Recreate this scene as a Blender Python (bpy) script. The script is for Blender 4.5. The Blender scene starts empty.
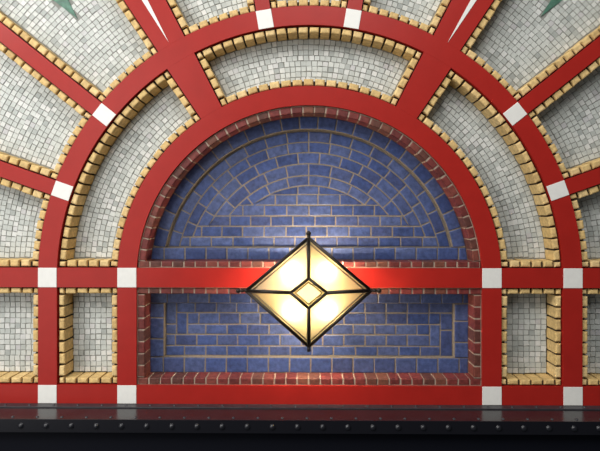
import bpy, math, random
from math import sin, cos, pi, sqrt, radians, hypot, atan2, degrees

S = bpy.context.scene
COL = S.collection
R = random.Random(7)

# ---------------------------------------------------------------- camera, sky, light, exposure
ZC = 2.50                       # height of the arch centre (metres); all layout below is in cm round that centre
D = 5.2                         # camera distance from the face of the wall
cd = bpy.data.cameras.new('camera')
cam = bpy.data.objects.new('camera', cd); COL.objects.link(cam)
cam.location = (0.005, -D, ZC + 0.66)
cam.rotation_euler = (pi / 2, 0.0, 0.0114)
cd.sensor_fit = 'HORIZONTAL'; cd.sensor_width = 36.0
cd.lens = 520.0 / 600.0 * 36.0
cd.shift_x = -3.25 / 600.0
cd.shift_y = -13.5 / 600.0
cd.clip_end = 100
S.camera = cam

w = bpy.data.worlds.new('sky'); S.world = w; w.use_nodes = True
bg = w.node_tree.nodes['Background']
bg.inputs[0].default_value = (0.80, 0.90, 1.0, 1); bg.inputs[1].default_value = 0.065


def area(name, loc, target, size, power, color):
    l = bpy.data.lights.new(name, 'AREA'); l.shape = 'DISK'; l.size = size; l.energy = power; l.color = color
    o = bpy.data.objects.new(name, l); COL.objects.link(o); o.location = loc
    d = [target[i] - loc[i] for i in range(3)]
    import mathutils
    o.rotation_euler = mathutils.Vector(d).to_track_quat('-Z', 'Y').to_euler()
    return o


area('daylight_upper_left', (-8.6, -6.2, ZC + 7.2), (-0.4, 0, ZC), 4.0, 835, (1.0, 0.99, 0.965))
area('daylight_above', (0.0, -7.0, ZC + 8.0), (-0.4, 0, ZC), 6.0, 600, (1.0, 0.99, 0.97))
area('daylight_left', (-6.0, -6.0, ZC), (-0.4, 0, ZC), 6.0, 185, (1.0, 0.99, 0.965))
area('daylight_low', (-3.5, -5.5, ZC + 3.0), (-0.4, 0, ZC), 3.0, 68, (1.0, 0.99, 0.965))


S.view_settings.view_transform = 'Standard'
S.view_settings.look = 'None'
S.view_settings.gamma = 1.0
S.view_settings.use_curve_mapping = False
S.view_settings.exposure = 0.0
S.cycles.use_denoising = True


# ---------------------------------------------------------------- materials
def mat(name, col, rough=0.6, var=0.0, sat_cols=None, noise=0.0, nscale=30.0, bump=0.0, bscale=60.0, metal=0.0, spec=0.5, coat=0.0):
    """Principled material; each island (brick, tile) picks its own shade, fine noise mottles it."""
    m = bpy.data.materials.new(name); m.use_nodes = True
    nt = m.node_tree; N = nt.nodes; L = nt.links
    b = N['Principled BSDF']
    b.inputs['Roughness'].default_value = rough
    b.inputs['Metallic'].default_value = metal
    b.inputs['Specular IOR Level'].default_value = spec
    b.inputs['Coat Weight'].default_value = coat
    b.inputs['Coat Roughness'].default_value = 0.15
    tc = N.new('ShaderNodeTexCoord')
    if sat_cols:
        g = N.new('ShaderNodeNewGeometry'); rp = N.new('ShaderNodeValToRGB')
        rp.color_ramp.interpolation = 'LINEAR'
        e = rp.color_ramp.elements
        for i, (p, c) in enumerate(sat_cols):
            el = e[i] if i < 2 else e.new(p)
            el.position = p; el.color = (*c, 1)
        L.new(g.outputs['Random Per Island'], rp.inputs[0]); csock = rp.outputs[0]
    else:
        rgb = N.new('ShaderNodeRGB'); rgb.outputs[0].default_value = (*col, 1); csock = rgb.outputs[0]
    if noise > 0:
        nz = N.new('ShaderNodeTexNoise'); nz.inputs['Scale'].default_value = nscale; nz.inputs['Detail'].default_value = 5
        L.new(tc.outputs['Object'], nz.inputs['Vector'])
        mr = N.new('ShaderNodeMapRange'); mr.inputs[1].default_value = 0.3; mr.inputs[2].default_value = 0.7
        mr.inputs[3].default_value = 1 - noise; mr.inputs[4].default_value = 1 + noise
        L.new(nz.outputs[0], mr.inputs[0])
        vm = N.new('ShaderNodeVectorMath'); vm.operation = 'SCALE'
        L.new(csock, vm.inputs[0]); L.new(mr.outputs[0], vm.inputs['Scale']); csock = vm.outputs[0]
    L.new(csock, b.inputs['Base Color'])
    if bump > 0:
        n2 = N.new('ShaderNodeTexNoise'); n2.inputs['Scale'].default_value = bscale; n2.inputs['Detail'].default_value = 4
        L.new(tc.outputs['Object'], n2.inputs['Vector'])
        bp = N.new('ShaderNodeBump'); bp.inputs['Strength'].default_value = bump; bp.inputs['Distance'].default_value = 0.01
        L.new(n2.outputs[0], bp.inputs['Height']); L.new(bp.outputs[0], b.inputs['Normal'])
    return m


M = {}
M['red'] = mat('red_paint', (0.355, 0.017, 0.012), rough=0.36, noise=0.05, nscale=6, bump=0.06, bscale=35, spec=0.25)
M['white'] = mat('white_glazed_tile', (0.80, 0.785, 0.735), rough=0.4, noise=0.03, nscale=20)
M['yellow'] = mat('yellow_brick', None, rough=0.75, noise=0.20, nscale=28, bump=0.45, bscale=55,
                  sat_cols=[(0.0, (0.58, 0.385, 0.150)), (0.35, (0.70, 0.485, 0.20)), (0.7, (0.76, 0.55, 0.26)), (1.0, (0.64, 0.435, 0.165))])
M['dark_joint'] = mat('dark_joint', (0.030, 0.021, 0.014), rough=0.9)
M['redbrick'] = mat('red_brick', None, rough=0.5, spec=0.3, noise=0.25, nscale=30, bump=0.35, bscale=45,
                    sat_cols=[(0.0, (0.105, 0.022, 0.020)), (0.4, (0.175, 0.034, 0.029)), (0.75, (0.15, 0.054, 0.034)), (1.0, (0.085, 0.031, 0.026))])
M['red_mortar'] = mat('pale_pink_mortar', (0.33, 0.25, 0.19), rough=0.9, noise=0.2, nscale=40)
M['mortar'] = mat('brown_mortar', (0.185, 0.15, 0.115), rough=0.9, noise=0.2, nscale=40)
M['blue'] = mat('blue_brick', None, rough=0.34, spec=0.3, noise=0.30, nscale=24, bump=0.30, bscale=40,
                sat_cols=[(0.0, (0.033, 0.050, 0.135)), (0.35, (0.046, 0.070, 0.185)), (0.7, (0.064, 0.086, 0.190)), (1.0, (0.041, 0.055, 0.138))])
M['mosaic'] = mat('mosaic_tile', None, rough=0.45, noise=0.06, nscale=40,
                  sat_cols=[(0.0, (0.34, 0.36, 0.34)), (0.12, (0.46, 0.48, 0.45)), (0.4, (0.52, 0.54, 0.505)), (0.75, (0.57, 0.585, 0.55)), (0.92, (0.66, 0.66, 0.63)), (1.0, (0.48, 0.47, 0.47))])
M['grout'] = mat('grey_grout', (0.25, 0.25, 0.225), rough=0.9, noise=0.15, nscale=30)
M['green'] = mat('verdigris_green', (0.065, 0.165, 0.115), rough=0.5, noise=0.35, nscale=18)
M['wall'] = mat('backing_wall', (0.22, 0.20, 0.18), rough=0.9, noise=0.1, nscale=5)
M['beam'] = mat('black_gloss_paint', (0.019, 0.018, 0.021), rough=0.24, noise=0.2, nscale=9, bump=0.03, bscale=18, spec=0.55)
M['front'] = mat('black_iron_paint', (0.007, 0.007, 0.010), rough=0.33, spec=0.3)
M['bead'] = mat('worn_lead', (0.07, 0.05, 0.03), rough=0.5)
M['rivet'] = mat('black_rivet_paint', (0.012, 0.012, 0.016), rough=0.30, spec=0.6)
M['flange'] = mat('grey_paint', (0.034, 0.034, 0.040), rough=0.40, noise=0.2, nscale=12)  # lighter and rougher than the ledge paint; flange and small rivets
M['web'] = mat('black_paint', (0.004, 0.0045, 0.008), rough=0.6, spec=0.1)
M['iron'] = mat('dark_bronze_metal', (0.030, 0.024, 0.020), rough=0.38, metal=0.6, noise=0.2, nscale=30)


def glass_mat(name, col, trans):
    m = bpy.data.materials.new(name); m.use_nodes = True
    nt = m.node_tree; N = nt.nodes; L = nt.links; N.clear()
    out = N.new('ShaderNodeOutputMaterial')
    t = N.new('ShaderNodeBsdfTranslucent'); t.inputs[0].default_value = (*col, 1)
    d = N.new('ShaderNodeBsdfDiffuse'); d.inputs[0].default_value = (*col, 1)
    g = N.new('ShaderNodeBsdfGlossy'); g.inputs['Roughness'].default_value = 0.2
    a = N.new('ShaderNodeMixShader'); a.inputs[0].default_value = trans
    c = N.new('ShaderNodeMixShader'); c.inputs[0].default_value = 0.05
    L.new(d.outputs[0], a.inputs[1]); L.new(t.outputs[0], a.inputs[2])
    L.new(a.outputs[0], c.inputs[1]); L.new(g.outputs[0], c.inputs[2]); L.new(c.outputs[0], out.inputs[0])
    return m


M['glass'] = glass_mat('cream_lamp_glass', (0.14, 0.116, 0.066), 0.85)
M['glass_mid'] = glass_mat('amber_cream_glass', (0.15, 0.122, 0.058), 0.85)
mb = bpy.data.materials.new('lit_bulb'); mb.use_nodes = True
b_ = mb.node_tree.nodes['Principled BSDF']
b_.inputs['Emission Color'].default_value = (1.0, 0.82, 0.56, 1); b_.inputs['Emission Strength'].default_value = 1450.0
M['bulb'] = mb
M['reflector'] = mat('cream_enamel', (0.8, 0.74, 0.6), rough=0.6)


# ---------------------------------------------------------------- mesh helpers (cm, x right / z up round the arch centre, y into the wall)
class MB:
    def __init__(s):
        s.v = []; s.f = []; s.m = []; s.mats = []; s.smooth = []

    def mi(s, m):
        if m not in s.mats: s.mats.append(m)
        return s.mats.index(m)

    def add(s, verts, faces, m, smooth=False):
        o = len(s.v); k = s.mi(m); s.v += verts
        for f in faces:
            s.f.append(tuple(i + o for i in f)); s.m.append(k); s.smooth.append(smooth)

    def prism(s, poly, y0, y1, m, bevel=0.0, tilt=(0, 0), smooth=False):
        """Polygon (x, z) extruded from its front y0 to its back y1; the front edge is rounded over by bevel."""
        if area2(poly) < 0: poly = poly[::-1]
        n = len(poly)
        if bevel > 0:
            rings = [(poly, y1), (poly, y0 + bevel), (inset(poly, bevel * 0.3), y0 + bevel * 0.3), (inset(poly, bevel), y0)]
        else:
            rings = [(poly, y1), (poly, y0)]
        cx = sum(p[0] for p in poly) / n; cz = sum(p[1] for p in poly) / n
        V = []
        for k, (pl, y) in enumerate(rings):
            for p in pl:
                ty = 0 if k == 0 else tilt[0] * (p[0] - cx) + tilt[1] * (p[1] - cz)
                V.append((p[0] / 100, (y + ty) / 100, p[1] / 100))
        F = []
        for k in range(len(rings) - 1):
            for i in range(n):
                j = (i + 1) % n
                F.append((k * n + i, k * n + j, (k + 1) * n + j, (k + 1) * n + i))
        t = (len(rings) - 1) * n
        F.append(tuple(t + i for i in range(n)))
        F.append(tuple(n - 1 - i for i in range(n)))
        s.add(V, F, m, smooth)

    def build(s, name, parent=None, loc=(0, 0, 0)):
        me = bpy.data.meshes.new(name)
        me.from_pydata([(a - loc[0], b - loc[1], c - loc[2]) for a, b, c in s.v], [], s.f)
        for k in s.mats: me.materials.append(M[k])
        me.polygons.foreach_set('material_index', s.m)
        me.polygons.foreach_set('use_smooth', s.smooth)
        import bmesh
        bm = bmesh.new(); bm.from_mesh(me)
        bmesh.ops.recalc_face_normals(bm, faces=bm.faces); bm.to_mesh(me); bm.free()
        me.update()
        o = bpy.data.objects.new(name, me); COL.objects.link(o)
        if parent is not None:
            o.parent = parent; o.location = loc
        else:
            o.location = (loc[0], loc[1], loc[2] + ZC)
        return o


def area2(p):
    return sum(p[i][0] * p[(i + 1) % len(p)][1] - p[(i + 1) % len(p)][0] * p[i][1] for i in range(len(p)))


def inset(poly, d):
    n = len(poly); out = []
    for i in range(n):
        a, b, c = poly[i - 1], poly[i], poly[(i + 1) % n]
        e1 = (b[0] - a[0], b[1] - a[1]); e2 = (c[0] - b[0], c[1] - b[1])
        l1 = hypot(*e1) or 1e-9; l2 = hypot(*e2) or 1e-9
        n1 = (-e1[1] / l1, e1[0] / l1); n2 = (-e2[1] / l2, e2[0] / l2)
        k = 1 + n1[0] * n2[0] + n1[1] * n2[1]
        k = max(k, 0.35)
        out.append((b[0] + (n1[0] + n2[0]) / k * d, b[1] + (n1[1] + n2[1]) / k * d))
    return out


def clip(poly, a, b, c):
    """keep a*x + b*z <= c"""
    out = []
    n = len(poly)
    for i in range(n):
        p, q = poly[i], poly[(i + 1) % n]
        dp = a * p[0] + b * p[1] - c; dq = a * q[0] + b * q[1] - c
        if dp <= 0: out.append(p)
        if dp * dq < 0:
            t = dp / (dp - dq); out.append((p[0] + t * (q[0] - p[0]), p[1] + t * (q[1] - p[1])))
    res = []
    for p in out:
        if not res or hypot(p[0] - res[-1][0], p[1] - res[-1][1]) > 0.25: res.append(p)
    while len(res) > 1 and hypot(res[0][0] - res[-1][0], res[0][1] - res[-1][1]) <= 0.25: res.pop()
    return res


def clip_disc(poly, r, a0=0, a1=180, step=3):
    a = a0
    while a <= a1 and len(poly) > 2:
        poly = clip(poly, cos(radians(a)), sin(radians(a)), r); a += step
    return poly


LIM = (432.0, 372.0)


def clip_box(poly):
    for a, b, c in ((1, 0, LIM[0]), (-1, 0, LIM[0]), (0, 1, LIM[1])):
        if len(poly) > 2: poly = clip(poly, a, b, c)
    return poly


def ring(r0, r1, a0, a1, step=2.0):
    n = max(1, int(math.ceil(abs(a1 - a0) / step)))
    A = [radians(a0 + (a1 - a0) * i / n) for i in range(n + 1)]
    return [(r1 * cos(a), r1 * sin(a)) for a in A] + [(r0 * cos(a), r0 * sin(a)) for a in reversed(A)]


def rect(x0, x1, z0, z1):
    return [(x0, z0), (x1, z0), (x1, z1), (x0, z1)]


def tag(o, label, cat, group=None):
    o['label'] = label; o['category'] = cat
    if group: o['group'] = group
    return o


def root(name, label, cat, group=None, loc=(0, 0, 0)):
    e = bpy.data.objects.new(name, None); COL.objects.link(e)
    e.empty_display_size = 0.1; e.location = (loc[0], loc[1], loc[2] + ZC)
    return tag(e, label, cat, group)


def brick(mb, poly, y0, y1, m, gap=0.5, bevel=0.9, jit=0.25, tilt=0.02):
    if len(poly) < 3: return
    if area2(poly) < 0: poly = poly[::-1]
    if abs(area2(poly)) < 12: return
    p = inset(poly, gap)
    if area2(p) < 6: return
    jx = [(R.uniform(-jit, jit), R.uniform(-jit, jit)) for _ in p]
    if len(p) <= 5:
        p = [(a[0] + j[0], a[1] + j[1]) for a, j in zip(p, jx)]
    v = 0.3 if m == 'yellow' else 0.12
    if m != 'yellow': tilt *= 0.4; bevel = min(bevel, 0.8)
    mb.prism(p, y0 + R.uniform(-v, v), y1, m, bevel, (R.uniform(-tilt, tilt), R.uniform(-tilt, tilt)))


# ---------------------------------------------------------------- geometry of the tracery, as measured
A1, A2 = 172.9, 192.1            # inner arch / inner posts
B1, B2 = 253.3, 272.2            # outer arch / outer posts
C1, C2 = -9.7, 9.9               # cross band
R1, R2 = -126.4, -107.9          # bottom band
TA, TB, TC = 38.54, 80.39, 19.41  # angles of the narrow spokes
WID = {TA: 7.6, 180 - TA: 7.6, TB: 7.2, 180 - TB: 7.2, TC: 7.45, 180 - TC: 7.45}
WEDGE = (55.9, 63.0)             # wide spoke, angular edges
YB = 30.0                        # back of everything: face of the wall behind
YM = 21.0                        # face of the mosaic

# the wall behind
mb = MB(); mb.prism(rect(-LIM[0], LIM[0], -185, LIM[1]), YB + 0.15, YB + 20, 'wall')
o = mb.build('wall_back'); o['kind'] = 'structure'

# red bands
def red(name, polys, label, cat, group=None):
    mb = MB()
    for p in polys: mb.prism(p, 0, YB, 'red', 0.06)
    return tag(mb.build(name), label, cat, group)


red('crossband', [rect(-LIM[0], LIM[0], C1, C2)], 'long glossy red horizontal band running across behind the lit diamond lamp', 'band')
red('crossband', [rect(-LIM[0], LIM[0], R1, R2)], 'long red horizontal band resting along the top of the black riveted beam', 'band')


def half_ring(r0, r1):
    a0 = degrees(math.asin((C2 + .03) / r0)); a1 = degrees(math.asin((C2 + .03) / r1))
    n = 240
    outer = [(r1 * cos(radians(a1 + (180 - 2 * a1) * i / n)), r1 * sin(radians(a1 + (180 - 2 * a1) * i / n))) for i in range(n + 1)]
    inner = [(r0 * cos(radians(a0 + (180 - 2 * a0) * i / n)), r0 * sin(radians(a0 + (180 - 2 * a0) * i / n))) for i in range(n, -1, -1)]
    return outer + inner


red('arch_band', [half_ring(A1, A2)], 'smaller inner red semicircular arch framing the blue brick niche', 'arch')
red('arch_band', [half_ring(B1, B2)], 'larger outer red semicircular arch dotted with six white square tiles', 'arch')
for x0, x1, lab in ((-A2, -A1, 'red upright post along the left side of the blue rectangular panel'),
                    (A1, A2, 'red upright post along the right side of the blue rectangular panel'),
                    (-B2, -B1, 'red upright post below the left foot of the outer arch'),
                    (B1, B2, 'red upright post below the right foot of the outer arch')):
    red('post', [rect(x0, x1, R2 + .03, C1 - .03)], lab, 'post', 'red posts between the two horizontal bands')


def spoke_poly(ang, hw, r0, r1=480):
    c, s = cos(radians(ang)), sin(radians(ang))
    def P(r, t): return (r * c - t * s, r * s + t * c)
    n = 4
    base = []
    for i in range(n + 1):
        t = hw - 2 * hw * i / n
        base.append(P(sqrt(r0 * r0 - t * t), t))
    return clip_box([P(r1, -hw), P(r1, hw)] + base)


for a, lab in ((TC, 'lowest red spoke on the right, rising gently to the right edge'),
               (TA, 'slanting red spoke at upper right, ending below the green point'),
               (TB, 'short narrow red spoke at the top, just right of centre'),
               (180 - TB, 'short narrow red spoke at the top, just left of centre'),
               (180 - TA, 'slanting red spoke at upper left, passing below the green point'),
               (180 - TC, 'lowest red spoke on the left, rising gently to the left edge')):
    red('spoke', [spoke_poly(a, WID[a], B2 + 0.03)], lab, 'spoke', 'narrow red spokes outside the outer arch')


def inv(u, v, y=0.0):
    """A point of the plane y (cm) seen at pixel u, v."""
    k = (520 + y) / 520.0
    t = 0.0114
    # ray direction in the world for the yawed camera
    xc = (u - 303.25) / 520.0; zc = -(v - 212.0) / 520.0
    dx = cos(t) * xc - sin(t); dy = sin(t) * xc + cos(t)
    s = (520 + y) / dy
    return (0.5 + dx * s, 66.0 + zc * s)


def extend(tip, p, f):
    return (tip[0] + (p[0] - tip[0]) * f, tip[1] + (p[1] - tip[1]) * f)


for side in (-1, 1):
    mb = MB()
    a0, a1 = WEDGE if side > 0 else (180 - WEDGE[1], 180 - WEDGE[0])
    mb.prism(clip_box(ring(A2 + 0.03, B1 - 0.03, a0, a1, 0.4)), 0, YB, 'red', 0.06)
    q = spoke_poly
    mb.prism(clip_box(ring(B2 + 0.03, 470, a0 + (0.45 if side > 0 else 0.25), a1 - (0.25 if side > 0 else 0.45), 0.4)), 0, YB, 'red', 0.06)
    ob = tag(mb.build('wide_spoke'), 'wide red spoke with a thin white wedge let into it, on the %s' % ('right' if side > 0 else 'left'), 'spoke', 'wide red spokes with white wedges')
    if side < 0: tip, p, r = inv(168.7, 42.3), inv(141.8, 0), inv(147.6, 0)
    else: tip, p, r = inv(447.3, 43.2), inv(470.6, 0), inv(476.6, 0)
    mb = MB(); mb.prism([tip, extend(tip, p, 1.9), extend(tip, r, 1.9)], -0.4, -0.03, 'white')
    iw = mb.build('wedge_inlay'); iw.parent = ob; iw.location = (0, 0, 0); iw['label'] = 'thin white wedge inlay'

# white tiles
def tile(poly, label):
    mb = MB(); mb.prism(poly, -0.5, -0.02, 'white', 0.3)
    return tag(mb.build('square_tile'), label, 'tile', 'white square tiles at the crossings of the red bands')


def quad_rot(ang, r0, r1, h):
    c, s = cos(radians(ang)), sin(radians(ang))
    m = sqrt(r0 * r0 - h * h), sqrt(r1 * r1 - h * h)
    return [(r * c - t * s, r * s + t * c) for r, t in ((m[0], -h), (m[1], -h), (m[1], h), (m[0], h))]


for a, lab in ((TC, 'tilted white tile low on the right of the outer arch'), (TA, 'tilted white tile high on the right shoulder of the outer arch'),
               (TB, 'white tile at the arch crown, right of centre'), (180 - TB, 'white tile at the arch crown, left of centre'),
               (180 - TA, 'tilted white tile high on the left shoulder of the outer arch'), (180 - TC, 'tilted white tile low on the left of the outer arch')):
    tile(quad_rot(a, B1 + 0.1, B2 - 0.1, 7.7), lab)
for x0, x1, w_ in ((-B2, -B1, 'left foot of the outer arch'), (-A2, -A1, 'left foot of the inner arch'), (A1, A2, 'right foot of the inner arch'), (B1, B2, 'right foot of the outer arch')):
    tile(rect(x0, x1, C1, C2), 'white square tile on the upper red band at the ' + w_)
for x0, x1, w_ in ((-B2, -B1, 'leftmost of the four just above the black beam'), (-A2, -A1, 'second from the left of the four just above the black beam'),
                   (A1, A2, 'third from the left of the four just above the black beam'), (B1, B2, 'rightmost of the four just above the black beam')):
    tile(rect(x0, x1, R1 + 0.15, R2 - 0.1), 'white square tile, ' + w_)

# ---------------------------------------------------------------- brick-edged mosaic panels
WP = 8.4          # the same on the outer side of an arch and along the spokes
WB = 7.2          # visible width of a yellow brick
YF = 2.0          # brick face, a little behind the red face


def mosaic_rect(mb, x0, x1, z0, z1, p=5.55):
    mb.prism(rect(x0, x1, z0, z1), YM + 0.6, YB, 'grout')
    nz = max(1, round((z1 - z0) / p)); hz = (z1 - z0) / nz
    for j in range(nz):
        n = max(1, round((x1 - x0) / p)); hx = (x1 - x0) / n
        off = R.uniform(-0.08, 0.08) * hx
        for i in range(n):
            tess(mb, x0 + (i + 0.5) * hx + off, z0 + (j + 0.5) * hz, 0, hx, hz)


def tess(mb, x, z, ang, wx, wz):
    a = ang + radians(R.gauss(0, 2.2))
    w_, h_ = wx * R.uniform(0.82, 0.92) / 2, wz * R.uniform(0.82, 0.92) / 2
    x += R.gauss(0, 0.12); z += R.gauss(0, 0.12)
    c, s = cos(a), sin(a)
    P = [(x + c * u - s * v + R.uniform(-.25, .25), z + s * u + c * v + R.uniform(-.25, .25)) for u, v in ((-w_, -h_), (w_, -h_), (w_, h_), (-w_, h_))]
    mb.prism(P, YM + R.uniform(-0.12, 0.12), YM + 0.7, 'mosaic', 0.0, (R.uniform(-.02, .02), R.uniform(-.02, .02)))


def in_tri(x, z, T, m):
    T = T if area2(T) > 0 else T[::-1]
    for i in range(3):
        a, b = T[i], T[(i + 1) % 3]
        e = (b[0] - a[0], b[1] - a[1]); l = hypot(*e)
        if ((x - a[0]) * -e[1] + (z - a[1]) * e[0]) / l < -m: return False
    return True


def mosaic_polar(mb, base, r0, r1, alo, ahi, tri=None, p=5.55):
    """Rows of tesserae following the arches; alo(r), ahi(r) give the angular limits in degrees."""
    mb.prism(base, YM + 0.6, YB, 'grout')
    nr = max(1, round((r1 - r0) / p)); hr = (r1 - r0) / nr; nn = None
    for j in range(nr):
        r = r0 + (j + 0.5) * hr
        a0, a1 = alo(r), ahi(r)
        L = radians(a1 - a0) * r
        if L < 2: continue
        if j % 5 == 0 or nn is None: nn = L / (a1 - a0) / r * (r + 2 * hr) / p
        n = max(1, round(nn * (a1 - a0))); ha = (a1 - a0) / n; off = R.uniform(-.08, .08) * ha
        for i in range(n):
            a = radians(a0 + (i + 0.5) * ha + off)
            x, z = r * cos(a), r * sin(a)
            if abs(x) > 428 or z > 368: continue
            if tri and in_tri(x, z, tri, 1.2): continue
            tess(mb, x, z, a, hr, L / n)


def bricks_along(mb, P, Q, n, w_, m, joint, pitch=11.4, gap=0.95, first=0, last=0, y0=YF, y1=YM + 1.5, bev=1.4):
    """A straight run of bricks from P to Q, w_ wide on the side n; first/last = length of smaller end bricks."""
    L = hypot(Q[0] - P[0], Q[1] - P[1])
    if L < 2: return
    d = ((Q[0] - P[0]) / L, (Q[1] - P[1]) / L)
    mid = L - first - last
    k = max(1, round(mid / pitch)); h = mid / k
    cuts = [0] + ([first] if first else []) + [first + h * i for i in range(1, k)] + [L - last if last else L] + ([L] if last else [])
    for a, b in zip(cuts, cuts[1:]):
        q = [(P[0] + d[0] * a, P[1] + d[1] * a), (P[0] + d[0] * b, P[1] + d[1] * b)]
        dw = R.uniform(-0.35, 0.25) * (0.2 if joint[0] == 'red_mortar' else 1)
        poly = q + [(q[1][0] + n[0] * (w_ + dw), q[1][1] + n[1] * (w_ + dw)), (q[0][0] + n[0] * (w_ + dw), q[0][1] + n[1] * (w_ + dw))]
        brick(mb, poly, y0, y1, m, gap, bev)
    i = joint[1]
    J = [P, Q, (Q[0] + n[0] * (w_ - i), Q[1] + n[1] * (w_ - i)), (P[0] + n[0] * (w_ - i), P[1] + n[1] * (w_ - i))]
    mb.prism(J, y0 + joint[2], y1, joint[0])


def bricks_arc(mb, r0, r1, a0, a1, m, joint, pitch=11.3, gap=0.95, end=0, y0=YF, y1=YM + 1.5, inner_open=True, bev=1.4):
    """A curved run of bricks between r0 and r1; the open (niche) side is the inner or the outer one."""
    rm = (r0 + r1) / 2
    L = radians(a1 - a0) * rm
    mid = L - 2 * end
    k = max(1, round(mid / pitch)); h = mid / k
    cuts = [0] + ([end] if end else []) + [end + h * i for i in range(1, k)] + ([L - end] if end else []) + [L]
    for s0, s1 in zip(cuts, cuts[1:]):
        b0, b1 = a0 + degrees(s0 / rm), a0 + degrees(s1 / rm)
        dw = R.uniform(-0.3, 0.3) * (0.2 if joint[0] == 'red_mortar' else 1)
        q0, q1 = (r0 + dw, r1) if inner_open else (r0, r1 + dw)
        brick(mb, ring(q0, q1, b0, b1, 20), y0, y1, m, gap, bev)
    i = joint[1]
    J = ring(r0 + i, r1, a0, a1) if inner_open else ring(r0, r1 - i, a0, a1)
    mb.prism(J, y0 + joint[2], y1, joint[0])


YJ = ('dark_joint', 2.8, 3.0)


def edge_angle(kind, val, hw, side):
    """angular limit as a function of r. kind 'line': a line parallel to the ray val, hw away (side +1: counterclockwise)."""
    if kind == 'ray':
        return lambda r, o=0.0: val + side * degrees(o / r)
    if kind == 'line':
        return lambda r, o=0.0: val + side * degrees(math.asin(min(1, (hw + o) / r)))
    if kind == 'flat':      # horizontal line z = hw
        return (lambda r, o=0.0: degrees(math.asin(min(1, (hw + o) / r)))) if side > 0 else (lambda r, o=0.0: 180 - degrees(math.asin(min(1, (hw + o) / r))))


def polar_panel(label, lo, hi, r0, r1, outer, tri=None):
    """Panel between two arches (outer=True) or beyond the outer arch; lo/hi are edge_angle functions, bricks along every edge."""
    e = root('mosaic_panel', label, 'mosaic panel', 'grey mosaic panels edged with yellow bricks')
    rs = [r0 + (r1 - r0) * i / 24 for i in range(25)]
    # mosaic
    mb = MB()
    base = [(r * cos(radians(lo(r, WP - 2))), r * sin(radians(lo(r, WP - 2)))) for r in rs]
    n = 24
    a0, a1 = lo(r1, WP - 2), hi(r1, WP - 2)
    base += [(r1 * cos(radians(a0 + (a1 - a0) * i / n)), r1 * sin(radians(a0 + (a1 - a0) * i / n))) for i in range(1, n)]
    base += [(r * cos(radians(hi(r, WP - 2))), r * sin(radians(hi(r, WP - 2)))) for r in reversed(rs)]
    a0, a1 = lo(r0, WP - 2), hi(r0, WP - 2)
    base += [(r0 * cos(radians(a1 + (a0 - a1) * i / n)), r0 * sin(radians(a1 + (a0 - a1) * i / n))) for i in range(1, n)]
    mosaic_polar(mb, clip_box(base), r0 + WP + 0.2, (r1 - WB - 0.2) if outer else r1, lambda r: lo(r, WP + 0.3), lambda r: hi(r, WP + 0.3), tri)
    mb.build('mosaic', e)
    if tri:
        mb = MB(); mb.prism(clip_box(tri), YM - 0.55, YM + 0.8, 'green')
        g = mb.build('pointed_inlay', e); g['label'] = 'verdigris green pointed inlay in the mosaic'
    # arcs
    mb = MB(); bricks_arc(mb, r0 + 0.05, r0 + WP, lo(r0, .25), hi(r0, .25), 'yellow', YJ, end=6.5, inner_open=False)
    mb.build('brick_edge', e)
    if outer:
        mb = MB(); bricks_arc(mb, r1 - WB - 0.6, r1 - 0.05, lo(r1 - WB, .25), hi(r1 - WB, .25), 'yellow', YJ, end=6.5, inner_open=True)
        mb.build('brick_edge', e)
    # straight sides
    for fn, sgn in ((lo, 1), (hi, -1)):
        ra, rb = r0 + WP + 0.3, (r1 - WB - 0.9) if outer else r1
        P = (ra * cos(radians(fn(ra, .12))), ra * sin(radians(fn(ra, .12)))); Q = (rb * cos(radians(fn(rb, .12))), rb * sin(radians(fn(rb, .12))))
        if not outer:   # stop just outside the picture
            t = 1.0
            while t > 0.02 and (abs(P[0] + (Q[0] - P[0]) * t) > LIM[0] - 8 or P[1] + (Q[1] - P[1]) * t > LIM[1] - 6): t -= 0.005
            Q = (P[0] + (Q[0] - P[0]) * t, P[1] + (Q[1] - P[1]) * t)
        L = hypot(Q[0] - P[0], Q[1] - P[1]); d = ((Q[0] - P[0]) / L, (Q[1] - P[1]) / L)
        mb = MB(); bricks_along(mb, P, Q, (-d[1] * sgn, d[0] * sgn), WP, 'yellow', YJ)
        mb.build('brick_edge', e)


def flat(side): return edge_angle('flat', 0, C2, side)
def ln(val, side): return edge_angle('line', val, WID[val], side)
def ry(val, side): return edge_angle('ray', val, 0, side)


W0, W1 = WEDGE
rA, rB = A2 + 0.25, B1 - 0.2
polar_panel('curved grey mosaic panel between the two arches, on the right', flat(1), ry(W0, -1), rA, rB, True)
polar_panel('curved grey mosaic panel over the crown of the inner arch', ry(W1, 1), ry(180 - W1, -1), rA, rB, True)
polar_panel('curved pale mosaic panel between the two arches, on the left', ry(180 - W0, 1), flat(-1), rA, rB, True)
rO = B2 + 0.25
triR = [inv(541, 16.3, YM), extend(inv(541, 16.3, YM), inv(551.0, 0, YM), 3.0), extend(inv(541, 16.3, YM), inv(562.5, 0, YM), 3.0)]
triL = [inv(77.5, 18.7, YM), extend(inv(77.5, 18.7, YM), inv(53.0, 0, YM), 2.6), extend(inv(77.5, 18.7, YM), inv(68.3, 0, YM), 2.6)]
polar_panel('dim grey mosaic panel at the right edge, below the lowest right spoke', flat(1), ln(TC, -1), rO, 440, False)
polar_panel('grey mosaic panel at the right edge, between the two slanting right spokes', ln(TC, 1), ln(TA, -1), rO, 450, False)
polar_panel('grey mosaic panel at upper right with a green point', ln(TA, 1), ry(W0 + 0.45, -1), rO, 460, False, triR)
polar_panel('small grey mosaic panel at the top, left beside the right wide spoke', ry(W1 - 0.25, 1), ln(TB, -1), rO, 400, False)
polar_panel('sliver of grey mosaic at top centre between the two narrow spokes', ln(TB, 1), ln(180 - TB, -1), rO, 400, False)
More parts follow.
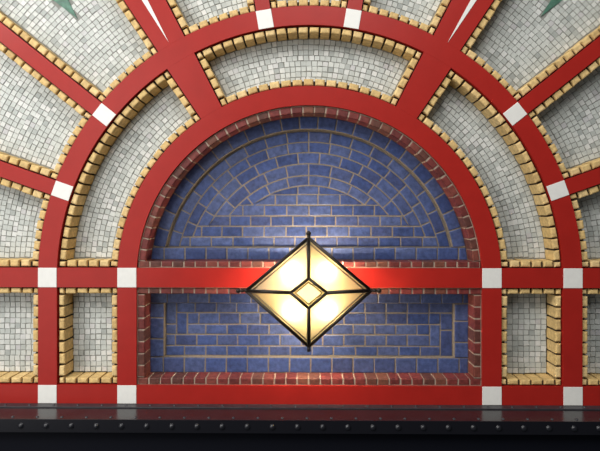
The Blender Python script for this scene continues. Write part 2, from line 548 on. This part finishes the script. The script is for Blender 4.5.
polar_panel('small pale mosaic panel at the top, right beside the left wide spoke', ln(180 - TB, 1), ry(180 - W1 + 0.25, -1), rO, 400, False)
polar_panel('pale mosaic panel at upper left with a green point', ry(180 - W0 - 0.45, 1), ln(180 - TA, -1), rO, 460, False, triL)
polar_panel('pale mosaic panel at the left edge, between the two slanting left spokes', ln(180 - TA, 1), ln(180 - TC, -1), rO, 450, False)
polar_panel('pale mosaic panel at the left edge, below the lowest left spoke', ln(180 - TC, 1), flat(-1), rO, 440, False)


def rect_panel(label, x0, x1, z0, z1, ends=(True, True)):
    e = root('mosaic_panel', label, 'mosaic panel', 'grey mosaic panels edged with yellow bricks')
    l = WB if ends[0] else 0; r = WB if ends[1] else 0
    mb = MB(); mosaic_rect(mb, x0 + l, x1 - r, z0 + WB - 0.2, z1 - WB + 0.2); mb.build('mosaic', e)
    for z, n in ((z0, (0, 1)), (z1, (0, -1))):
        mb = MB(); bricks_along(mb, (x0, z), (x1, z), n, WB, 'yellow', YJ, pitch=11.9, first=6.5 if ends[0] else 0, last=6.5 if ends[1] else 0); mb.build('brick_edge', e)
    if ends[0]:
        mb = MB(); bricks_along(mb, (x0, z0 + WB + .3), (x0, z1 - WB - .3), (1, 0), WB + 0.2, 'yellow', YJ); mb.build('brick_edge', e)
    if ends[1]:
        mb = MB(); bricks_along(mb, (x1, z0 + WB + .3), (x1, z1 - WB - .3), (-1, 0), WB + 0.2, 'yellow', YJ); mb.build('brick_edge', e)


g = 0.12
rect_panel('narrow upright pale mosaic niche left of the blue rectangular panel', -B1 + g, -A2 - g, R2 + g, C1 - g)
rect_panel('narrow upright dim mosaic niche right of the blue rectangular panel', A2 + g, B1 - g, R2 + g, C1 - g)
rect_panel('pale mosaic niche cut by the left edge, above the black beam', -430, -B2 - g, R2 + g, C1 - g, (False, True))
rect_panel('dim mosaic niche cut by the right edge, above the black beam', B2 + g, 430, R2 + g, C1 - g, (True, False))

# ---------------------------------------------------------------- blue brick niches
WR = 8.0
RJ = ('red_mortar', 1.05, 0.6)
OP = A1 - WR                    # opening radius
YR, YS = 21.0, 27.0             # face of the border course, face of the field inside it
RINGS = [151.2, 139.6, 128.6, 116.8, 104.4, 93.7]
COURSES = [84.2, 73.2, 61.8, 51.0, 39.7, 29.2]
SILL = 16.8

niche = root('brick_niche', 'arched niche of blue bricks under the inner red arch', 'brick niche')
# red brick edge round the arch and along the sill
mb = MB()
aR = degrees(math.asin((SILL + 0.2) / A1))
bricks_arc(mb, OP, A1 - 0.2, aR, 180 - aR, 'redbrick', RJ, pitch=11.6, gap=0.65, inner_open=True, y1=YR + 3)
mb.build('brick_edge', niche)['label'] = 'curved edge of red bricks'
mb = MB()
xs = sqrt(A1 ** 2 - SILL ** 2) - 0.6
bricks_along(mb, (-xs, C2 + 0.15), (xs, C2 + 0.15), (0, 1), SILL - C2, 'redbrick', RJ, pitch=11.5, gap=0.6, y1=YR + 3)
mb.build('brick_edge', niche)['label'] = 'straight sill of red bricks'
# outermost blue course
mb = MB()
zb = COURSES[-1]
aB = degrees(math.asin(zb / 158))
k = 23
for i in range(k):
    b0 = aB + (180 - 2 * aB) * i / k; b1 = aB + (180 - 2 * aB) * (i + 1) / k
    p = clip(ring(152.2, OP + 1, b0, b1, 4), 0, -1, -zb)
    brick(mb, p, YR, YS + 1.5, 'blue', 0.55, 0.8)
mb.prism(clip(ring(152.6, OP + 1.5, aB - 1, 181 - aB, 2), 0, -1, -zb), YR + 0.6, YS + 2.5, 'mortar')
mb.build('border_course', niche)['label'] = 'curved outer course of blue bricks'
mb = MB()
zt = zb
hx = OP + 1
x = -hx - 7; 
while x < hx:
    p = clip_disc(rect(x, x + 21.9, SILL - 1, zt), OP + 1, 0, 12, 1.5)
    if len(p) > 2: p = clip_disc(p, OP + 1, 168, 180, 1.5)
    if len(p) > 2: brick(mb, p, YR, YS + 1.5, 'blue', 0.55, 0.8)
    x += 21.9
p = clip_disc(rect(-hx, hx, SILL - 1, zt - 0.4), OP + 1.2, 0, 12, 1.5); p = clip_disc(p, OP + 1.2, 168, 180, 1.5)
mb.prism(p, YR + 0.6, YS + 2.5, 'mortar')
mb.build('border_course', niche)['label'] = 'straight bottom course of blue bricks'
# the field
mb = MB()
mb.prism(clip(ring(0.01, 152.4, 8, 172, 3)[:-1], 0, -1, -zb) if False else clip(ring(152.4, 152.5, 9, 171, 3)[:55], 0, -1, -zb + 0.5), YS + 0.55, YB, 'mortar')
inner = RINGS[1:] + [None]
for q in range(5):
    r1, r0 = RINGS[q], RINGS[q + 1]
    zlow = COURSES[5 - q]
    rm = (r0 + r1) / 2
    n = max(3, round(pi * rm / 22.6)); h = 180 / n
    off = h / 2 if q % 2 else 0
    for i in range(-1, n + 1):
        b0, b1 = i * h + off, (i + 1) * h + off
        b0, b1 = max(b0, 0.0), min(b1, 180.0)
        if b1 - b0 < 1: continue
        p = clip(ring(r0, r1, b0, b1, 5), 0, -1, -zlow)
        if len(p) > 2: brick(mb, p, YS, YB - 0.5, 'blue', 0.6, 0.7)
# half-moon pieces at the middle
hw = sqrt(RINGS[5] ** 2 - COURSES[0] ** 2)
for x0, x1 in ((-hw, -11.5), (-11.5, 10.5), (10.5, hw)):
    p = clip_disc(rect(x0, x1, COURSES[0], RINGS[5]), RINGS[5], 55, 125, 3)
    if len(p) > 2: brick(mb, p, YS, YB - 0.5, 'blue', 0.6, 0.6, jit=0)
for q in range(5):
    z1, z0 = COURSES[q], COURSES[q + 1]
    rr = RINGS[5 - q]
    x = -180 + (0 if q % 2 else 11) + R.uniform(-2, 2)
    while x < 180:
        wdt = 22.3 + R.uniform(-1.2, 1.2)
        p = clip_disc(rect(x, x + wdt, z0, z1), rr, 8, 76, 4)
        if len(p) > 2: p = clip_disc(p, rr, 104, 172, 4)
        if len(p) > 2: brick(mb, p, YS, YB - 0.5, 'blue', 0.6, 0.7)
        x += wdt
mb.build('brick_field', niche)['label'] = 'blue brick field of arcs above straight courses'

# rectangular panel
pan = root('brick_niche', 'low rectangular niche of blue bricks under the red band behind the lamp', 'brick panel')
zt, zb = C1 - 7.2, R2 + 7.2
XO, XI = OP, 151.0
ZT, ZB = -29.3, -85.4
for lab, P, Q, n, wd in (('upper edge of red bricks', (-A1 + .15, C1 - .15), (A1 - .15, C1 - .15), (0, -1), 7.2), ('lower edge of red bricks', (-A1 + .15, R2 + .15), (A1 - .15, R2 + .15), (0, 1), 7.2),
                        ('left edge of red bricks', (-A1 + .15, zb + .2), (-A1 + .15, zt - .2), (1, 0), WR), ('right edge of red bricks', (A1 - .15, zb + .2), (A1 - .15, zt - .2), (-1, 0), WR)):
    mb = MB(); bricks_along(mb, P, Q, n, wd, 'redbrick', RJ, pitch=11.4, gap=0.65, y1=YR + 3)
    mb.build('brick_edge', pan)['label'] = lab
for lab, x0, x1, z0, z1, horiz, off in (('top course of blue bricks', -XO - 1, XO + 1, ZT, zt + 1, True, 4), ('bottom course of blue bricks', -XO - 1, XO + 1, zb - 1, ZB, True, 8),
                                       ('left course of blue bricks', -XO - 1, -XI, ZB, ZT, False, 3), ('right course of blue bricks', XI, XO + 1, ZB, ZT, False, 6)):
    mb = MB(); mb.prism(inset(rect(x0, x1, z0, z1), 0.3), YR + 0.6, YS + 2.5, 'mortar')
    t, t1 = (x0, x1) if horiz else (z0, z1)
    c = t - off
    while c < t1:
        a, b = max(c, t), min(c + 22.0, t1)
        if b - a > 2.5:
            brick(mb, rect(a, b, z0, z1) if horiz else rect(x0, x1, a, b), YR, YS + 1.5, 'blue', 0.55, 0.8)
        c += 22.0
    mb.build('border_course', pan)['label'] = lab
mb = MB()
mb.prism(rect(-XI - .5, XI + .5, ZB - .5, ZT + .5), YS + 0.55, YB, 'mortar')
zs = [ZT, -40.2, -52.2, -63.0, -75.0, ZB]
lim = [(-139.5, XI), (-128, 138), (-128, 127), (-XI, 127), (-XI, 138)]
for q in range(5):
    x0, x1 = lim[q]
    x = x0 - (11 if q % 2 else R.uniform(0, 4))
    while x < x1:
        wdt = 22.3 + R.uniform(-1, 1)
        a, b = max(x, x0), min(x + wdt, x1)
        if x1 - b < 4: b = x1
        if b - a > 3: brick(mb, rect(a, b, zs[q + 1], zs[q]), YS, YB - 0.5, 'blue', 0.6, 0.7)
        if b == x1: break
        x += wdt
for x0, x1, z1, z0 in ((138, XI, -40.2, -58), (138, XI, -58, ZB), (127, 138, -52.2, -75), (-XI, -139.5, ZT, -52.2), (-XI, -139.5, -52.2, -63), (-139.5, -128, -40.2, -63)):
    brick(mb, rect(x0, x1, z0, z1), YS, YB - 0.5, 'blue', 0.6, 0.7)
mb.build('brick_field', pan)['label'] = 'blue brick field of the low panel'

# ---------------------------------------------------------------- riveted beam
beam = root('riveted_beam', 'black riveted iron beam running along the bottom of the wall', 'beam', loc=(0, -0.385, -1.40))


def box(name, parent, x0, x1, y0, y1, z0, z1, m, bev=0.3):
    mb = MB(); mb.prism(rect(x0, x1, z0, z1), y0, y1, m, bev)
    ob = mb.build(name, parent)
    ob.location = (-parent.location.x, -parent.location.y, -(parent.location.z - ZC))
    return ob


XB = 430
ZL = R1 - 1.1
box('ledge_plate', beam, -XB, XB, -37.9, YB, ZL - 1.4, ZL, 'beam')
box('wall_flange', beam, -XB, XB, -9.2, -0.02, ZL + 0.02, R1 - 0.02, 'flange', 0.25)['label'] = 'narrow flange riveted against the wall'
box('front_angle', beam, -XB, XB, -38.5, -37.95, -139.3, ZL + 0.45, 'front', 0.2)['label'] = 'upright front strip with a row of large rivets'
box('angle_leg', beam, -XB, XB, -37.94, -29.5, ZL + 0.02, ZL + 0.45, 'beam', 0.1)
box('web_plate', beam, -XB, XB, -30.5, -28.5, -183, ZL - 1.45, 'web')['label'] = 'matt black plate set back under the front strip'


def dome(name, r, h, m='rivet'):
    V = [(0, 0, h)]; F = []; ns, nr = 14, 4
    for j in range(1, nr + 1):
        a = j / nr * pi / 2
        for i in range(ns):
            t = 2 * pi * i / ns
            V.append((r * sin(a) * cos(t), r * sin(a) * sin(t), h * cos(a)))
    for i in range(ns): F.append((0, 1 + i, 1 + (i + 1) % ns))
    for j in range(nr - 1):
        for i in range(ns):
            a, b = 1 + j * ns + i, 1 + j * ns + (i + 1) % ns
            F.append((a, a + ns, b + ns, b))
    F.append(tuple(1 + (nr - 1) * ns + i for i in range(ns)))
    me = bpy.data.meshes.new(name); me.from_pydata([(x / 100, y / 100, z / 100) for x, y, z in V], [], F)
    me.materials.append(M[m]); me.polygons.foreach_set('use_smooth', [True] * len(F)); me.update()
    return me


big, small = dome('rivet', 2.7, 2.0), dome('rivet_small', 1.5, 1.0, 'flange')


def rivet(me, x, y, z, rot):
    ob = bpy.data.objects.new('rivet', me); COL.objects.link(ob); ob.parent = beam
    ob.location = (x / 100 - beam.location.x, y / 100 - beam.location.y, z / 100 - (beam.location.z - ZC)); ob.rotation_euler = rot


for k in range(-4, 28): rivet(big, inv(46 + 25.15 * k, 426.6, -38.5)[0], -38.45, -133.2, (pi / 2, 0, 0))
for k in range(-4, 29): rivet(small, inv(37.5 + 24.5 * k, 418, -33)[0], -33.2, ZL + 0.44, (0, 0, 0))
for k in range(-4, 29): rivet(small, inv(30 + 24.1 * k, 405.5, -4)[0], -4.6, R1 - 0.03, (0, 0, 0))

# ---------------------------------------------------------------- diamond wall lamp
lamp = root('wall_lamp', 'lit diamond-shaped wall lamp of cream glass in a dark metal frame', 'lamp', loc=(0, 0, -0.109))
LZ = -10.9
YRIM, YMID = -15.0, -27.0


def ipt(u, v, y): 
    p = inv(u, v, y); return (p[0], y, p[1])


RIM = [ipt(308.6, 238.0, YRIM), ipt(371.0, 290.6, YRIM), ipt(308.8, 346.5, YRIM), ipt(246.2, 290.8, YRIM)]
MID = [ipt(308.6, 278.5, YMID), ipt(327.0, 292.8, YMID), ipt(308.8, 308.3, YMID), ipt(290.6, 292.8, YMID)]


def lbuild(mb, name):
    ob = mb.build(name, lamp); ob.location = (0, 0, 0.109)
    return ob


def bar(mb, p, q, r, m, n=8, square=False):
    import mathutils
    a, b = mathutils.Vector(p), mathutils.Vector(q)
    d = (b - a).normalized(); u = d.cross(mathutils.Vector((0, 1, 0.001))).normalized(); v = d.cross(u)
    V = []
    for c in (a, b):
        for i in range(n):
            t = 2 * pi * i / n + pi / n
            w_ = c + u * (r * cos(t)) + v * (r * sin(t)); V.append((w_.x / 100, w_.y / 100, w_.z / 100))
    F = [(i, (i + 1) % n, n + (i + 1) % n, n + i) for i in range(n)] + [tuple(range(n)), tuple(range(2 * n - 1, n - 1, -1))]
    mb.add(V, F, m, n > 5)


def ball(mb, c, r, m, ns=12, nr=8, sq=(1, 1, 1)):
    V = []; F = []
    for j in range(nr + 1):
        a = pi * j / nr
        for i in range(ns):
            t = 2 * pi * i / ns
            V.append(((c[0] + r * sq[0] * sin(a) * cos(t)) / 100, (c[1] + r * sq[1] * sin(a) * sin(t)) / 100, (c[2] + r * sq[2] * cos(a)) / 100))
    for j in range(nr):
        for i in range(ns):
            F.append((j * ns + i, j * ns + (i + 1) % ns, (j + 1) * ns + (i + 1) % ns, (j + 1) * ns + i))
    mb.add(V, F, m, True)


# outer frame: a channel rim running back from the glass
mb = MB()
for i in range(4):
    p, q = RIM[i], RIM[(i + 1) % 4]
    bar(mb, p, q, 1.75, 'iron', 8)
    bar(mb, (p[0], p[1] + 3.0, p[2]), (q[0], q[1] + 3.0, q[2]), 1.2, 'iron', 8)
for p in RIM: ball(mb, p, 2.0, 'iron')
lbuild(mb, 'frame')
for i in range(4):
    mb = MB(); bar(mb, RIM[i], MID[i], 1.75, 'iron', 8); lbuild(mb, 'glazing_bar')
mb = MB()
for i in range(4):
    bar(mb, MID[i], MID[(i + 1) % 4], 1.6, 'iron', 8)
    ball(mb, MID[i], 1.65, 'iron')
lbuild(mb, 'centre_frame')


def pane(name, pts, m, shrink, push=0.0):
    c = [sum(p[k] for p in pts) / len(pts) for k in range(3)]
    P = [tuple(c[k] + (p[k] - c[k]) * shrink for k in range(3)) for p in pts]
    n = len(P)
    V = [(p[0] / 100, (p[1] + push) / 100, p[2] / 100) for p in P] + [(p[0] / 100, (p[1] + push + 0.35) / 100, p[2] / 100) for p in P]
    F = [tuple(range(n))]
    mb = MB(); mb.add(V[:n], F, m)
    return lbuild(mb, name)


for i in range(4):
    j = (i + 1) % 4
    pane('glass_pane', [RIM[i], RIM[j], MID[j], MID[i]], 'glass', 0.99, 0.35)
pane('centre_pane', MID, 'glass_mid', 0.98, 0.3)['label'] = 'small diamond pane at the centre'
# thin glazing beads just inside the outer rim
for i in range(4):
    j = (i + 1) % 4
    a_ = [RIM[i][k] + (MID[i][k] - RIM[i][k]) * 0.12 for k in range(3)]; b_ = [RIM[j][k] + (MID[j][k] - RIM[j][k]) * 0.12 for k in range(3)]
    mb = MB(); bar(mb, (a_[0], a_[1] - .2, a_[2]), (b_[0], b_[1] - .2, b_[2]), 0.65, 'bead', 6); lbuild(mb, 'glazing_bead')
# bevelled amber line inside the centre pane
mb = MB()
c = [sum(p[k] for p in MID) / 4 for k in range(3)]
for i in range(4):
    p = [c[k] + (MID[i][k] - c[k]) * 0.74 for k in range(3)]; q = [c[k] + (MID[(i + 1) % 4][k] - c[k]) * 0.74 for k in range(3)]
    bar(mb, (p[0], p[1] - .1, p[2]), (q[0], q[1] - .1, q[2]), 0.75, 'bead', 6)
lbuild(mb, 'centre_bevel')
# finials
for k, dx, dz in ((0, 0, 1), (1, 1, 0), (2, 0, -1), (3, -1, 0)):
    p = RIM[k]; mb = MB()
    if k == 2:
        bar(mb, p, (p[0], p[1], p[2] - 5.0), 1.8, 'iron', 10)
    else:
        e = (p[0] + dx * 7.8, p[1], p[2] + dz * 4.6)
        bar(mb, p, e, 1.3, 'iron', 10); ball(mb, e, 2.5, 'iron')
        m_ = (p[0] + dx * 3.6, p[1], p[2] + dz * 1.9); ball(mb, m_, 1.8, 'iron')
    lbuild(mb, 'finial')
# unseen back tray added to limit bulb light on the wall; stem, wall plate
cx = sum(p[0] for p in RIM) / 4; cz = sum(p[2] for p in RIM) / 4
mb = MB()
mb.prism([(cx + (p[0] - cx) * 0.55, cz + (p[2] - cz) * 0.55) for p in RIM], -8.2, -7.8, 'reflector')
lbuild(mb, 'back_light_shield')
mb = MB(); bar(mb, (cx, -7.8, -2.0), (cx, -1.2, -2.0), 1.8, 'iron', 12)
lbuild(mb, 'stem')
mb = MB(); mb.prism(ring(0.01, 6.5, 0, 359, 15)[:25], -1.2, -0.02, 'iron', 0.3)
for i in range(len(mb.v)): mb.v[i] = (mb.v[i][0] + cx / 100, mb.v[i][1], mb.v[i][2] - 0.02)
lbuild(mb, 'wall_plate')
for u, v in ((292.3, 272.5), (326.5, 271.5), (293.8, 308.8), (326.5, 308.8)):
    p = ipt(u, v, -15.0); mb = MB(); ball(mb, (p[0], -16.5, p[2]), 2.4, 'bulb', 14, 10)
    bl = lbuild(mb, 'bulb')
